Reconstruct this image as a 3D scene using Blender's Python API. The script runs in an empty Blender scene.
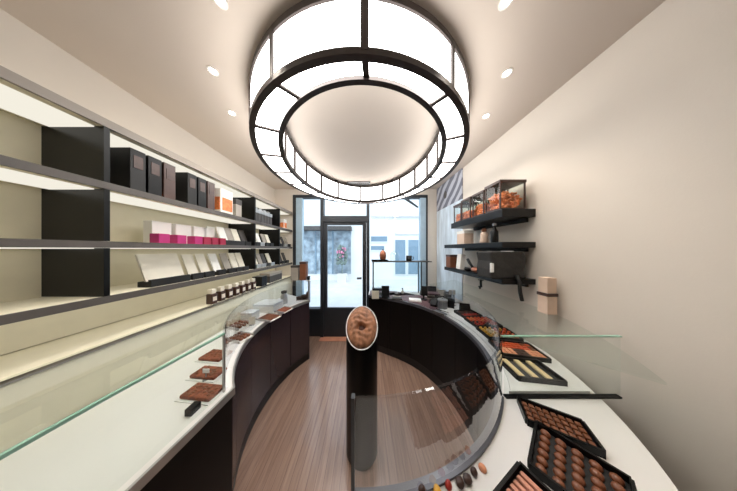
import bpy, bmesh, math, random
from mathutils import Vector, Matrix
random.seed(7)
sc = bpy.context.scene
COL = sc.collection
PI = math.pi
R = math.radians
F = 150.0                     # focal length in pixels of the 737 px frame
EYE = 1.55

def P(px, py, z):             # floor-plan point of a photo pixel on the level z
    y = F*(EYE-z)/(py-249.0)
    return ((px-365.0)/F*y, y)
def atX(px, X): return X*F/(px-365.0)          # depth at which a plane X is seen at px
def zat(py, Y): return EYE-(py-249.0)/F*Y

# ------------------------------------------------------------------ materials
def lin(c):
    return tuple(((v/255)/12.92 if v/255 <= .04045 else ((v/255+.055)/1.055)**2.4) for v in c)
def mat(name, rgb, rough=.5, metal=0, var=.12, scale=14, bump=0, coat=0, stretch=None, spec=None, bscale=None):
    m = bpy.data.materials.new(name); m.use_nodes = True
    nt = m.node_tree; b = nt.nodes['Principled BSDF']
    b.inputs['Roughness'].default_value = rough; b.inputs['Metallic'].default_value = metal
    if coat: b.inputs['Coat Weight'].default_value = coat; b.inputs['Coat Roughness'].default_value = .08
    if spec is not None: b.inputs['Specular IOR Level'].default_value = spec
    tc = nt.nodes.new('ShaderNodeTexCoord'); mp = nt.nodes.new('ShaderNodeMapping')
    nt.links.new(tc.outputs['Object'], mp.inputs['Vector'])
    if stretch: mp.inputs['Scale'].default_value = stretch
    n = nt.nodes.new('ShaderNodeTexNoise'); n.inputs['Scale'].default_value = scale; n.inputs['Detail'].default_value = 4
    nt.links.new(mp.outputs['Vector'], n.inputs['Vector'])
    r = nt.nodes.new('ShaderNodeValToRGB')
    c = lin(rgb)
    r.color_ramp.elements[0].position = .3; r.color_ramp.elements[1].position = .7
    r.color_ramp.elements[0].color = (*[max(0, v*(1-var)) for v in c], 1)
    r.color_ramp.elements[1].color = (*[min(1, v*(1+var)) for v in c], 1)
    nt.links.new(n.outputs['Fac'], r.inputs['Fac']); nt.links.new(r.outputs['Color'], b.inputs['Base Color'])
    if bump:
        n2 = n
        if bscale:
            n2 = nt.nodes.new('ShaderNodeTexNoise'); n2.inputs['Scale'].default_value = bscale
            nt.links.new(mp.outputs['Vector'], n2.inputs['Vector'])
        bp = nt.nodes.new('ShaderNodeBump'); bp.inputs['Strength'].default_value = bump; bp.inputs['Distance'].default_value = .01
        nt.links.new(n2.outputs['Fac'], bp.inputs['Height']); nt.links.new(bp.outputs['Normal'], b.inputs['Normal'])
    return m
def emis(name, rgb, s):
    m = bpy.data.materials.new(name); m.use_nodes = True; nt = m.node_tree; nt.nodes.clear()
    o = nt.nodes.new('ShaderNodeOutputMaterial'); e = nt.nodes.new('ShaderNodeEmission')
    e.inputs['Color'].default_value = (*rgb, 1); e.inputs['Strength'].default_value = s
    nt.links.new(e.outputs[0], o.inputs[0]); return m
def glass(name, tint, refl=1.0, ior=1.45):
    m = bpy.data.materials.new(name); m.use_nodes = True; nt = m.node_tree; nt.nodes.clear()
    o = nt.nodes.new('ShaderNodeOutputMaterial'); t = nt.nodes.new('ShaderNodeBsdfTransparent')
    t.inputs['Color'].default_value = (*tint, 1)
    g = nt.nodes.new('ShaderNodeBsdfGlossy'); g.inputs['Roughness'].default_value = .02
    f = nt.nodes.new('ShaderNodeFresnel'); f.inputs['IOR'].default_value = ior
    k = nt.nodes.new('ShaderNodeMath'); k.operation = 'MULTIPLY'; k.inputs[1].default_value = refl
    ge = nt.nodes.new('ShaderNodeNewGeometry'); sb = nt.nodes.new('ShaderNodeMath'); sb.operation = 'SUBTRACT'; sb.inputs[0].default_value = 1
    nt.links.new(ge.outputs['Backfacing'], sb.inputs[1])          # a thin pane reflects on its outer face only
    ml = nt.nodes.new('ShaderNodeMath'); ml.operation = 'MULTIPLY'
    nt.links.new(f.outputs[0], ml.inputs[0]); nt.links.new(sb.outputs[0], ml.inputs[1])
    nt.links.new(ml.outputs[0], k.inputs[0])
    x = nt.nodes.new('ShaderNodeMixShader')
    nt.links.new(k.outputs[0], x.inputs[0]); nt.links.new(t.outputs[0], x.inputs[1]); nt.links.new(g.outputs[0], x.inputs[2])
    nt.links.new(x.outputs[0], o.inputs[0]); return m
def wood_floor():
    m = bpy.data.materials.new('oak_planks'); m.use_nodes = True; nt = m.node_tree; b = nt.nodes['Principled BSDF']
    tc = nt.nodes.new('ShaderNodeTexCoord'); mp = nt.nodes.new('ShaderNodeMapping')
    mp.inputs['Rotation'].default_value = (0, 0, R(90))
    nt.links.new(tc.outputs['Object'], mp.inputs['Vector'])
    br = nt.nodes.new('ShaderNodeTexBrick'); br.inputs['Scale'].default_value = 1
    br.inputs['Brick Width'].default_value = 1.9; br.inputs['Row Height'].default_value = .055
    br.inputs['Mortar Size'].default_value = .0015; br.inputs['Bias'].default_value = 0
    br.inputs['Color1'].default_value = (*lin((160, 132, 116)), 1); br.inputs['Color2'].default_value = (*lin((142, 114, 98)), 1)
    br.inputs['Mortar'].default_value = (*lin((120, 94, 82)), 1)
    nt.links.new(mp.outputs[0], br.inputs['Vector'])
    mp2 = nt.nodes.new('ShaderNodeMapping'); mp2.inputs['Scale'].default_value = (40, 2.2, 1)
    nt.links.new(tc.outputs['Object'], mp2.inputs['Vector'])
    n = nt.nodes.new('ShaderNodeTexNoise'); n.inputs['Scale'].default_value = 1.4; n.inputs['Detail'].default_value = 8; n.inputs['Roughness'].default_value = .7
    nt.links.new(mp2.outputs[0], n.inputs['Vector'])
    r = nt.nodes.new('ShaderNodeValToRGB'); r.color_ramp.elements[0].position = .3; r.color_ramp.elements[1].position = .72
    r.color_ramp.elements[0].color = (.72, .68, .67, 1); r.color_ramp.elements[1].color = (1.3, 1.28, 1.25, 1)
    nt.links.new(n.outputs['Fac'], r.inputs['Fac'])
    mx = nt.nodes.new('ShaderNodeMix'); mx.data_type = 'RGBA'; mx.blend_type = 'MULTIPLY'; mx.inputs['Factor'].default_value = 1
    nt.links.new(br.outputs['Color'], mx.inputs['A']); nt.links.new(r.outputs['Color'], mx.inputs['B'])
    nt.links.new(mx.outputs['Result'], b.inputs['Base Color'])
    b.inputs['Roughness'].default_value = .3; b.inputs['Coat Weight'].default_value = .8; b.inputs['Coat Roughness'].default_value = .16
    bp = nt.nodes.new('ShaderNodeBump'); bp.inputs['Strength'].default_value = .15; bp.inputs['Distance'].default_value = .004
    nt.links.new(n.outputs['Fac'], bp.inputs['Height']); nt.links.new(bp.outputs['Normal'], b.inputs['Normal'])
    return m
def stripes(name, a, c, scale):
    m = bpy.data.materials.new(name); m.use_nodes = True; nt = m.node_tree; b = nt.nodes['Principled BSDF']
    tc = nt.nodes.new('ShaderNodeTexCoord'); w = nt.nodes.new('ShaderNodeTexWave'); w.inputs['Scale'].default_value = scale; w.bands_direction = 'DIAGONAL' if 'print' in name else 'X'; w.inputs['Distortion'].default_value = 3 if 'print' in name else 0
    nt.links.new(tc.outputs['Object'], w.inputs['Vector'])
    r = nt.nodes.new('ShaderNodeValToRGB'); r.color_ramp.interpolation = 'CONSTANT'
    r.color_ramp.elements[0].color = (*lin(a), 1); r.color_ramp.elements[1].color = (*lin(c), 1); r.color_ramp.elements[1].position = .5
    nt.links.new(w.outputs['Fac'], r.inputs['Fac']); nt.links.new(r.outputs['Color'], b.inputs['Base Color'])
    b.inputs['Roughness'].default_value = .8
    return m
M = dict(
 wall=mat('cream_plaster', (216, 207, 196), .85, var=.02, scale=3, bump=.03, bscale=120),
 ceil=mat('ceiling_paint', (203, 191, 180), .9, var=.02, scale=2, bump=.02, bscale=90),
 floor=wood_floor(),
 deck=mat('white_counter_top', (236, 233, 230), .32, var=.015, scale=5),
 panel=mat('espresso_lacquer', (54, 43, 47), .24, var=.18, scale=3, stretch=(1, 1, .15)),
 panelb=mat('black_lacquer', (9, 7, 8), .4, var=.2, scale=3, stretch=(1, 1, .15), spec=.22),
 kick=mat('black_plinth', (13, 12, 13), .45, var=.2),
 bronze=mat('dark_bronze', (50, 39, 35), .4, metal=.35, var=.12),
 frame=mat('charcoal_frame', (38, 42, 48), .45, var=.08),
 reveal=mat('blue_grey_frame', (176, 200, 216), .4, var=.06),
 fascia=mat('beige_fascia', (150, 140, 130), .5, var=.05), uplight=emis('cove_light', (1, .95, .88), 4.0),
 printlo=mat('pale_blue_print', (206, 218, 228), .35, var=.28, scale=3.2, stretch=(1, 3, .7)), printup=stripes('grey_streak_print', (112, 114, 126), (186, 188, 198), 3.2),
 thresh=mat('copper_brown_threshold', (204, 140, 112), .45, var=.08),
 trim=mat('grey_counter_trim', (92, 92, 98), .3, metal=.4, var=.08),
 black=mat('black_lacquered_wood', (13, 13, 14), .35, var=.15, spec=.25),
 blackm=mat('matte_black', (24, 24, 25), .65, var=.15),
 shelf=mat('taupe_shelf_edge', (84, 78, 74), .5, var=.08),
 cream=mat('cream_laminate', (226, 219, 196), .55, var=.03),
 white=mat('white_card', (236, 234, 228), .6, var=.02),
 ivory=mat('ivory_card', (226, 219, 203), .6, var=.04),
 greyc=mat('grey_card', (160, 152, 142), .6, var=.06),
 dgrey=mat('dark_grey_card', (70, 66, 64), .6, var=.1),
 silver=mat('silver_foil', (186, 184, 182), .3, metal=.7, var=.1),
 magenta=mat('magenta_card', (178, 38, 112), .5, var=.08),
 crimson=mat('crimson_card', (156, 24, 62), .5, var=.08),
 orange=mat('orange_candied_peel', (224, 128, 72), .5, var=.3, scale=30, bump=.3),
 peach=mat('peach_biscuit', (224, 150, 112), .6, var=.2, scale=40, bump=.2),
 cream_b=mat('cream_biscuit', (226, 200, 152), .6, var=.15, scale=40, bump=.3),
 yellow=mat('yellow_glaze', (230, 172, 62), .35, var=.2, scale=30),
 red=mat('red_glaze', (172, 46, 34), .3, var=.25, scale=30),
 vermil=mat('vermilion_glaze', (214, 84, 40), .35, var=.25, scale=30),
 choc=mat('dark_chocolate', (66, 42, 34), .35, var=.2, scale=30),
 milk=mat('milk_chocolate', (122, 72, 46), .42, var=.25, scale=40, bump=.25),
 slab=mat('nutty_chocolate_slab', (138, 74, 48), .55, var=.5, scale=55, bump=.6),
 pink=mat('pink_chocolate', (206, 142, 118), .5, var=.15, scale=40),
 pod=mat('cocoa_pod_skin', (144, 98, 70), .6, var=.42, scale=22, bump=.8, stretch=(1.6, 1.6, .6)),
 podin=mat('pod_hollow', (70, 36, 22), .7, var=.3, scale=30),
 porcelain=mat('white_porcelain', (228, 228, 230), .18, var=.02, coat=.5),
 brownbox=mat('brown_kraft_card', (122, 72, 44), .6, var=.15),
 steel=mat('brushed_steel', (150, 152, 156), .35, metal=.8, var=.1, stretch=(1, 1, 12)),
 paper=mat('paper', (240, 240, 240), .8, var=.02),
 plum=mat('plum_counter_mat', (98, 72, 76), .5, var=.15),
 tote=mat('charcoal_canvas', (48, 46, 45), .85, var=.15, scale=60, bump=.2),
 parcel=mat('blush_paper', (222, 196, 176), .7, var=.06),
 copper=mat('copper', (176, 112, 86), .3, metal=.6, var=.15),
 greenedge=mat('green_glass_edge', (150, 190, 172), .2, var=.1),
 glass=glass('clear_glass', (.95, .97, .96)),
 cglass=glass('counter_glass', (.90, .92, .94), 1.5, 1.5),
 wglass=glass('window_glass', (.93, .97, 1.0), .8),
 mirror=mat('mirror_silver', (225, 230, 235), .03, metal=1, var=.01),
 facade=mat('white_render', (214, 216, 216), .9, var=.03, scale=1.2, bump=.05),
 stone=mat('pale_stone', (206, 204, 200), .9, var=.05, scale=2),
 pane=mat('blue_window_pane', (112, 134, 150), .7, var=.12, scale=2),
 shopdark=mat('shaded_shop_interior', (138, 152, 162), .8, var=.5, scale=3.2),
 road=mat('pale_paving', (205, 205, 205), .85, var=.06, scale=3),
 awning=stripes('striped_awning_cloth', (104, 106, 118), (190, 192, 200), 4.5),
 pinkfl=mat('pink_flowers', (206, 128, 160), .7, var=.3, scale=20),
 leaf=mat('grey_green_leaf', (110, 124, 118), .8, var=.4, scale=20),
 lamp=emis('lamp_diffuser', (1, .975, .94), 6.2), lampb=emis('lamp_diffuser_bottom', (1, .975, .94), 14.5), lampi=emis('lamp_diffuser_inner', (1, .975, .94), 5.2),
 led=emis('shelf_led', (1, .95, .82), .85),
 spot=emis('downlight_lens', (1, .95, .88), 25.0),
)

# ------------------------------------------------------------------ mesh helpers
class MB:
    def __init__(s): s.bm = bmesh.new()
    def box(s, x0, x1, y0, y1, z0, z1, bev=0):
        r = bmesh.ops.create_cube(s.bm, size=1)
        for v in r['verts']:
            v.co = Vector((x0+(v.co.x+.5)*(x1-x0), y0+(v.co.y+.5)*(y1-y0), z0+(v.co.z+.5)*(z1-z0)))
        if bev:
            es = list({e for v in r['verts'] for e in v.link_edges})
            bmesh.ops.bevel(s.bm, geom=es, offset=bev, segments=2, affect='EDGES', profile=.6)
        return s
    def obox(s, c, size, rz=0, rx=0, ry=0, bev=0):
        n0 = len(s.bm.verts); old = set(s.bm.verts)
        a, b, d = size
        s.box(-a/2, a/2, -b/2, b/2, -d/2, d/2, bev)
        m = Matrix.Translation(Vector(c)) @ Matrix.Rotation(rz, 4, 'Z') @ Matrix.Rotation(ry, 4, 'Y') @ Matrix.Rotation(rx, 4, 'X')
        for v in s.bm.verts:
            if v not in old: v.co = m @ v.co
        return s
    def cyl(s, c, r, z0, z1, n=24, r2=None, ex=1, ey=1):
        m = bmesh.ops.create_cone(s.bm, cap_ends=True, segments=n, radius1=r, radius2=r if r2 is None else r2, depth=1)
        for v in m['verts']:
            v.co = Vector((c[0]+v.co.x*ex, c[1]+v.co.y*ey, z0+(v.co.z+.5)*(z1-z0)))
        return s
    def lathe(s, prof, n=24, c=(0, 0), ex=1, ey=1):
        rows = []
        for r, z in prof:
            if r < 1e-6: rows.append([s.bm.verts.new((c[0], c[1], z))])
            else: rows.append([s.bm.verts.new((c[0]+ex*r*math.cos(2*PI*i/n), c[1]+ey*r*math.sin(2*PI*i/n), z)) for i in range(n)])
        for a, b in zip(rows, rows[1:]):
            for i in range(n):
                j = (i+1) % n
                vs = [a[i % len(a)], a[j % len(a)], b[j % len(b)], b[i % len(b)]]
                vs = list(dict.fromkeys(vs))
                if len(vs) > 2: s.bm.faces.new(vs)
        return s
    def strip(s, A, B, z0, z1, closed=False):
        """solid between two plan polylines A and B from z0 to z1"""
        n = len(A); V = []
        for a, b in zip(A, B):
            V.append([s.bm.verts.new((a[0], a[1], z0)), s.bm.verts.new((b[0], b[1], z0)), s.bm.verts.new((b[0], b[1], z1)), s.bm.verts.new((a[0], a[1], z1))])
        for i in range(n if closed else n-1):
            p, q = V[i], V[(i+1) % n]
            for k in range(4): s.bm.faces.new((p[k], p[(k+1) % 4], q[(k+1) % 4], q[k]))
        if not closed:
            s.bm.faces.new(V[0]); s.bm.faces.new(V[-1])
        return s
    def tube(s, pts, r, n=8):
        rings = []
        pts = [Vector(p) for p in pts]
        for i, p in enumerate(pts):
            d = (pts[min(i+1, len(pts)-1)]-pts[max(i-1, 0)]).normalized()
            u = d.orthogonal().normalized(); w = d.cross(u)
            if rings and False: pass
            rings.append([s.bm.verts.new(p+r*(math.cos(2*PI*k/n)*u+math.sin(2*PI*k/n)*w)) for k in range(n)])
        for a, b in zip(rings, rings[1:]):
            for k in range(n): s.bm.faces.new((a[k], a[(k+1) % n], b[(k+1) % n], b[k]))
        s.bm.faces.new(rings[0]); s.bm.faces.new(rings[-1])
        return s
    def ball(s, c, rad, sub=2, noise=0):
        r = bmesh.ops.create_icosphere(s.bm, subdivisions=sub, radius=1)
        for v in r['verts']:
            k = 1+random.uniform(-noise, noise)
            v.co = Vector((c[0]+v.co.x*rad[0]*k, c[1]+v.co.y*rad[1]*k, c[2]+v.co.z*rad[2]*k))
        return s
    def build(s, name, m, parent=None, world=False, smooth=False, loc=None, rz=0, kind=None):
        bmesh.ops.recalc_face_normals(s.bm, faces=s.bm.faces)
        if parent is not None and world:
            mm = Matrix.Identity(4); p_ = parent
            while p_ is not None:
                mm = Matrix.Translation(p_.location) @ Matrix.Rotation(p_.rotation_euler.z, 4, 'Z') @ mm; p_ = p_.parent
            inv = mm.inverted()
            bmesh.ops.transform(s.bm, matrix=inv, verts=s.bm.verts)
        me = bpy.data.meshes.new(name); s.bm.to_mesh(me); s.bm.free()
        me.materials.append(m)
        if smooth:
            for p in me.polygons: p.use_smooth = True
        o = bpy.data.objects.new(name, me); COL.objects.link(o)
        if parent is not None: o.parent = parent
        if loc is not None: o.location = loc; o.rotation_euler.z = rz
        if kind: o['kind'] = kind
        return o
def tag(o, label=None, cat=None, group=None, kind=None):
    if label: o['label'] = label
    if cat: o['category'] = cat
    if group: o['group'] = group
    if kind: o['kind'] = kind
    return o
def thing(name, label, cat, loc=(0, 0, 0), rz=0, group=None):
    o = bpy.data.objects.new(name, None); COL.objects.link(o); o.empty_display_size = .05
    o.location = loc; o.rotation_euler = (0, 0, rz)
    return tag(o, label, cat, group)
def dup(o, loc, rz=None, label=None, group=None):
    r = o.copy(); COL.objects.link(r); r.location = loc
    if rz is not None: r.rotation_euler.z = rz
    if label: r['label'] = label
    if group: r['group'] = group
    for ch in list(o.children):
        c = ch.copy(); COL.objects.link(c); c.parent = r
        for g in list(ch.children):
            d = g.copy(); COL.objects.link(d); d.parent = c
    return r
def S(name, mb, m, smooth=False): return mb.build(name, m, kind='structure', smooth=smooth)

# ------------------------------------------------------------------ the room
WL, WR, WF, WB, CH = -1.59, 1.27, 2.64, -1.0, 2.6
S('floor', MB().box(WL-.1, WR+.1, WB-.1, WF+.1, -.06, 0), M['floor'])
S('ceiling', MB().box(WL-.1, WR+.1, WB-.1, WF+.1, CH, CH+.08), M['ceil'])
S('wall_left', MB().box(WL-.1, WL, WB-.1, WF+.1, 0, CH), M['wall'])
S('wall_right', MB().box(WR, WR+.1, WB-.1, WF+.1, 0, CH), M['wall'])
S('wall_back', MB().box(WL, WR, WB-.1, WB, 0, CH), M['wall'])
fx = lambda px: (px-365)/F*WF
HEAD = 2.5
S('wall_front', MB().box(WL, fx(293), WF, WF+.1, 0, CH).box(fx(427), WR, WF, WF+.1, 0, CH).box(fx(293), fx(427), WF, WF+.1, HEAD, CH), M['wall'])
# shop front: two side lights, a glazed door and its transom
SILL = .5
w1 = S('window_1', MB().box(fx(293), fx(296), WF-.01, WF+.09, 0, HEAD).box(fx(296), fx(320.5), WF-.01, WF+.09, HEAD-.05, HEAD)
       .box(fx(296), fx(320.5), WF-.01, WF+.09, SILL-.05, SILL).box(fx(296), fx(320.5), WF+.02, WF+.06, 0, SILL-.05), M['frame'])
MB().box(fx(296), fx(302), WF+.0, WF+.08, SILL, HEAD-.05).build('window_jamb', M['reveal'], w1)
MB().box(fx(302), fx(320.5), WF+.03, WF+.038, SILL, HEAD-.05).build('window_pane', M['wglass'], w1)
w2 = S('window_2', MB().box(fx(426), fx(427.5), WF-.01, WF+.09, 0, HEAD).box(fx(369.5), fx(426), WF-.01, WF+.09, HEAD-.05, HEAD)
       .box(fx(369.5), fx(426), WF-.01, WF+.09, SILL-.05, SILL).box(fx(369.5), fx(426), WF+.02, WF+.06, 0, SILL-.05), M['frame'])
MB().box(fx(420.5), fx(426), WF+.0, WF+.08, SILL, HEAD-.05).build('window_jamb', M['reveal'], w2)
MB().box(fx(369.5), fx(420.5), WF+.03, WF+.038, SILL, HEAD-.05).build('window_pane', M['wglass'], w2)
TR0, TR1 = zat(222, WF), zat(216, WF)
d1 = S('door_1', MB().box(fx(320.5), fx(323.5), WF-.015, WF+.09, 0, HEAD).box(fx(366.5), fx(369.5), WF-.015, WF+.09, 0, HEAD)
       .box(fx(323.5), fx(366.5), WF-.015, WF+.09, TR0, TR1).box(fx(323.5), fx(366.5), WF-.015, WF+.09, HEAD-.05, HEAD), M['frame'])
MB().box(fx(323.5), fx(366.5), WF+.03, WF+.038, TR1, HEAD-.05).build('transom_pane', M['wglass'], d1)
lf = MB().box(fx(323.7), fx(327), WF+.005, WF+.05, .005, TR0-.004).box(fx(362.5), fx(366.3), WF+.005, WF+.05, .005, TR0-.004) \
    .box(fx(327), fx(362.5), WF+.005, WF+.05, TR0-.05, TR0-.004).box(fx(327), fx(362.5), WF+.005, WF+.05, .005, .51).build('door_leaf', M['frame'], d1)
MB().box(fx(327), fx(362.5), WF+.025, WF+.033, .51, TR0-.05).build('door_pane', M['wglass'], lf)
MB().box(fx(357), fx(361.5), WF-.035, WF-.02, zat(279, WF), zat(277, WF)).box(fx(360.5), fx(361.5), WF-.035, WF+.01, zat(279, WF), zat(277, WF)).build('door_handle', M['steel'], lf)
S('trim_1', MB().box(fx(321), fx(368), WF-.12, WF-.001, 0, .006), M['thresh'])

# ------------------------------------------------------------------ the street outside
SY = 7.6
S('street_paving', MB().box(-9, 9, WF+.1, SY+.2, -.1, -.02), M['road'])
ex = lambda px: (px-365)/F*SY
b = thing('street_shop_building', 'pale rendered building with a dark shop window across the street', 'building', (0, SY, -.02))
MB().box(-9, ex(353.5), SY, SY+.3, -.02, 6.5).build('wall', M['facade'], b, True)
w = MB().box(ex(299), ex(351), SY-.04, SY+.02, .3, zat(231, SY)).build('shop_window', M['shopdark'], b, True)
MB().box(ex(299), ex(352), SY-.5, SY, zat(231, SY), zat(227.5, SY)).build('fascia', M['dgrey'], b, True)
for px in (316, 333): MB().box(ex(px)-.04, ex(px)+.04, SY-.07, SY-.02, .3, zat(231, SY)).build('mullion', M['pane'], w, True)
b = thing('street_white_building', 'white building with tall blue windows across the street', 'building', (0, SY, -.02))
MB().box(ex(353.5), 9, SY-.02, SY+.3, -.02, 6.5).build('wall', M['facade'], b, True)
for x0, x1, y0, y1 in ((395, 405, 240, 274), (408, 418, 240, 274), (371, 387, 236.5, 241.5), (371, 384, 246, 250)):
    f_ = MB().box(ex(x0)-.05, ex(x1)+.05, SY-.07, SY, zat(y1, SY)-.05, zat(y0, SY)+.05).build('window', M['facade'], b, True)
    MB().box(ex(x0), ex(x1), SY-.085, SY-.06, zat(y1, SY), zat(y0, SY)).build('pane', M['pane'], f_, True)
MB().box(ex(371), 9, SY-.14, SY, zat(217, SY), zat(214.5, SY)).build('cornice', M['stone'], b, True)
MB().box(ex(395), 9, SY-.1, SY, zat(234.5, SY), zat(233, SY)).build('ledge', M['stone'], b, True)
aw = thing('awning', 'grey striped awning on folding arms outside the right shop window', 'awning', (.6, WF+.1, 2.5))
aa = MB()
aa.bm.faces.new([aa.bm.verts.new(p) for p in ((.05, WF+.12, 3.15), (1.9, WF+.12, 3.15), (1.9, WF+1.1, 2.98), (.05, WF+1.1, 2.98))])
bmesh.ops.solidify(aa.bm, geom=aa.bm.faces[:], thickness=.012)
aa.build('cloth', M['awning'], aw, True)
MB().box(.05, 1.9, WF+1.09, WF+1.12, 2.88, 3.0).build('valance', M['awning'], aw, True)
for x0, x1 in ((.72, 1.12), (1.5, 1.2)):
    MB().tube([(x0, WF+.11, 2.5), (x1, WF+.55, 2.44)], .018).tube([(x1, WF+.55, 2.44), (x0, WF+1.08, 2.97)], .018).build('arm', M['blackm'], aw, True)
fl = thing('flower_planter', 'pink flowers in a planter before the dark shop window', 'planter', (ex(342)*.93, 7.1, -.02))
MB().box(-.22, .22, -.15, .15, 0, .4, .01).build('planter_box', M['stone'], fl)
MB().cyl((0, 0), .02, .38, 1.4, 8).build('stem', M['leaf'], fl)
q = MB()
for i in range(26): q.ball((random.uniform(-.2, .2), random.uniform(-.12, .12), random.uniform(.9, 1.75)), (.1, .1, .1), 1, .2)
q.build('foliage', M['leaf'], fl)
q = MB()
for i in range(14): q.ball((random.uniform(-.2, .2), random.uniform(-.2, -.1), random.uniform(1.2, 1.75)), (.045, .045, .045), 1, .2)
q.build('blossom', M['pinkfl'], fl)

# ------------------------------------------------------------------ ring lamp
LX, LY, LB, LT = -.036, 1.565, 2.32, 2.566
ORX, ORZ, IRX, IRZ = .898, .979, .688, .871
IDX = .018          # the opening sits a little to the right of the drum's middle
lamp = thing('ring_chandelier', 'huge glowing drum ring lamp with dark bronze frame under the ceiling', 'lamp', (LX, LY, LB))
def ell(rx, ry, a): return (LX+(IDX if rx < .8 else 0)+rx*math.cos(a), LY+ry*math.sin(a))
def earc(rx, ry, a0, a1, n): return [ell(rx, ry, a0+(a1-a0)*i/n) for i in range(n+1)]
JA = [0, 28.7, 52.3, 72.5, 90, 107.3, 127.5, 150, 180]
JA = [R(-87.8+a*182.8/180) for a in JA]+[R(272.2-a*177.2/180) for a in JA[-2:0:-1]]+[R(272.2)]
NP = 16
T = .022
def rimring(name, rxa, rya, rxb, ryb, z0, z1):
    A = [ell(rxa, rya, 2*PI*i/128) for i in range(128)]; B = [ell(rxb, ryb, 2*PI*i/128) for i in range(128)]
    MB().strip(A, B, z0, z1, True).build(name, M['bronze'], lamp, True)
rimring('lower_rim', ORX, ORZ, ORX-.036, ORZ-.026, LB-.006, LB+.022)
rimring('lower_rim', IRX+.034, IRZ+.024, IRX, IRZ, LB-.012, LB+.022)
rimring('upper_rim', ORX, ORZ, ORX-.02, ORZ-.02, LT-.026, LT+.006)
rimring('upper_rim', IRX+.02, IRZ+.02, IRX, IRZ, LT-.014, LT+.006)
rimring('top_cover', ORX-.02, ORZ-.02, IRX+.02, IRZ+.02, LT-.006, LT+.002)
for k in range(NP):
    a, bq = JA[k], JA[k+1]
    MB().strip(earc(ORX-.014, ORZ-.014, a, bq, 8), earc(IRX+.014, IRZ+.014, a, bq, 8), LB+.006, LB+.012).build('bottom_panel', M['lampb'], lamp, True)
    MB().strip(earc(ORX-.008, ORZ-.008, a, bq, 8), earc(ORX-.014, ORZ-.014, a, bq, 8), LB+.02, LT-.022).build('outer_panel', M['lamp'], lamp, True)
    MB().strip(earc(IRX+.014, IRZ+.014, a, bq, 8), earc(IRX+.008, IRZ+.008, a, bq, 8), LB+.02, LT-.012).build('inner_panel', M['lampi'], lamp, True)
    h = .018 if k == 0 else .012
    MB().strip(earc(ORX-.002, ORZ-.002, a-h, a+h, 2), earc(IRX+.002, IRZ+.002, a-h, a+h, 2), LB-.003, LB+.016).build('bottom_bar', M['bronze'], lamp, True)
    MB().strip(earc(ORX+.001, ORZ+.001, a-h, a+h, 2), earc(ORX-.018, ORZ-.018, a-h, a+h, 2), LB+.01, LT).build('outer_bar', M['bronze'], lamp, True)
    MB().strip(earc(IRX+.018, IRZ+.018, a-1.5*h, a+1.5*h, 2), earc(IRX-.004, IRZ-.004, a-1.5*h, a+1.5*h, 2), LB+.01, LT).build('inner_bar', M['bronze'], lamp, True)
for a in (55, 125, 235, 305):
    x, y = ell((ORX+IRX)/2-.05, (ORZ+IRZ)/2-.02, R(a))
    MB().cyl((x, y), .012, LT, CH, 12).cyl((x, y), .03, CH-.012, CH, 16).build('suspension_rod', M['blackm'], lamp, True)
v = thing('ceiling_vent', 'grey slotted air vent in the ceiling inside the ring lamp', 'vent', (-.11, 2.36, CH))
MB().box(-.28, .08, 2.33, 2.345, CH-.02, CH).box(-.28, .08, 2.395, 2.41, CH-.02, CH).box(-.28, -.265, 2.33, 2.41, CH-.02, CH).box(.065, .08, 2.33, 2.41, CH-.02, CH).build('frame', M['steel'], v, True)
q = MB()
for i in range(10): q.box(-.262+i*.033, -.25+i*.033, 2.345, 2.395, CH-.016, CH-.002)
q.build('slats', M['dgrey'], v, True)
# downlights round the lamp
hc = CH-EYE
spots = [(213, 71, 'farther left of the two left ceiling downlights, nearer the camera'), (232, 113, None), (507, 73, None), (486, 116, None), (506, 1, None), (220, 0, None)]
lab = ['recessed ceiling downlight on the left, the nearer full one above the shelves',
       'recessed ceiling downlight on the left, farthest back beside the ring lamp',
       'recessed ceiling downlight on the right, middle one of three beside the lamp',
       'recessed ceiling downlight on the right, farthest back near the wall',
       'recessed ceiling downlight at the top edge of the photo, right of the lamp',
       'recessed ceiling downlight at the top edge of the photo, left of the lamp']
for (px, py, _), l in zip(spots, lab):
    y = F*hc/(249-py); x = (px-365)/F*y
    t = thing('downlight', l, 'light', (x, y, CH), 0, 'recessed downlights round the ring lamp')
    MB().lathe([(.019, -.003), (.026, -.003), (.026, 0), (.019, 0)], 24).build('trim_ring', M['white'], t)
    MB().cyl((0, 0), .0185, -.0025, -.0005, 20).build('lens', M['spot'], t)
    L = bpy.data.lights.new('downlight_beam', 'SPOT'); L.energy = 12; L.spot_size = R(95); L.spot_blend = .8; L.color = (1, .9, .78); L.shadow_soft_size = .03
    o = bpy.data.objects.new('downlight_beam', L); COL.objects.link(o); o.location = (x, y, CH-.02); o['kind'] = 'helper'

# ------------------------------------------------------------------ counters
CX, CY = -.02, 1.41
def pol(r, a): return (CX+r*math.cos(R(a)), CY+r*math.sin(R(a)))
def arc(r, a0, a1, n): return [pol(r, a0+(a1-a0)*i/n) for i in range(n+1)]
DZ, GZ = .83, 1.13          # counter top level and top of the glass
RI = .905; GR = .915
RCX, RCY = -.015, 1.35
def ri(a):                   # the right counter runs out straighter toward the door
    k = min(1, max(0, (a-58)/27)); return .09*k*k
def polR(r, a): r = r+ri(a); return (RCX+r*math.cos(R(a)), RCY+r*math.sin(R(a)))
def arcR(r, a0, a1, n): return [polR(r, a0+(a1-a0)*i/n) for i in range(n+1)]
LCX, LCY, RL = .02, 1.5, 1.019
def polL(r, a): return (LCX+r*math.cos(R(a)), LCY+r*math.sin(R(a)))
def arcL(r, a0, a1, n): return [polL(r, a0+(a1-a0)*i/n) for i in range(n+1)]
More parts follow.
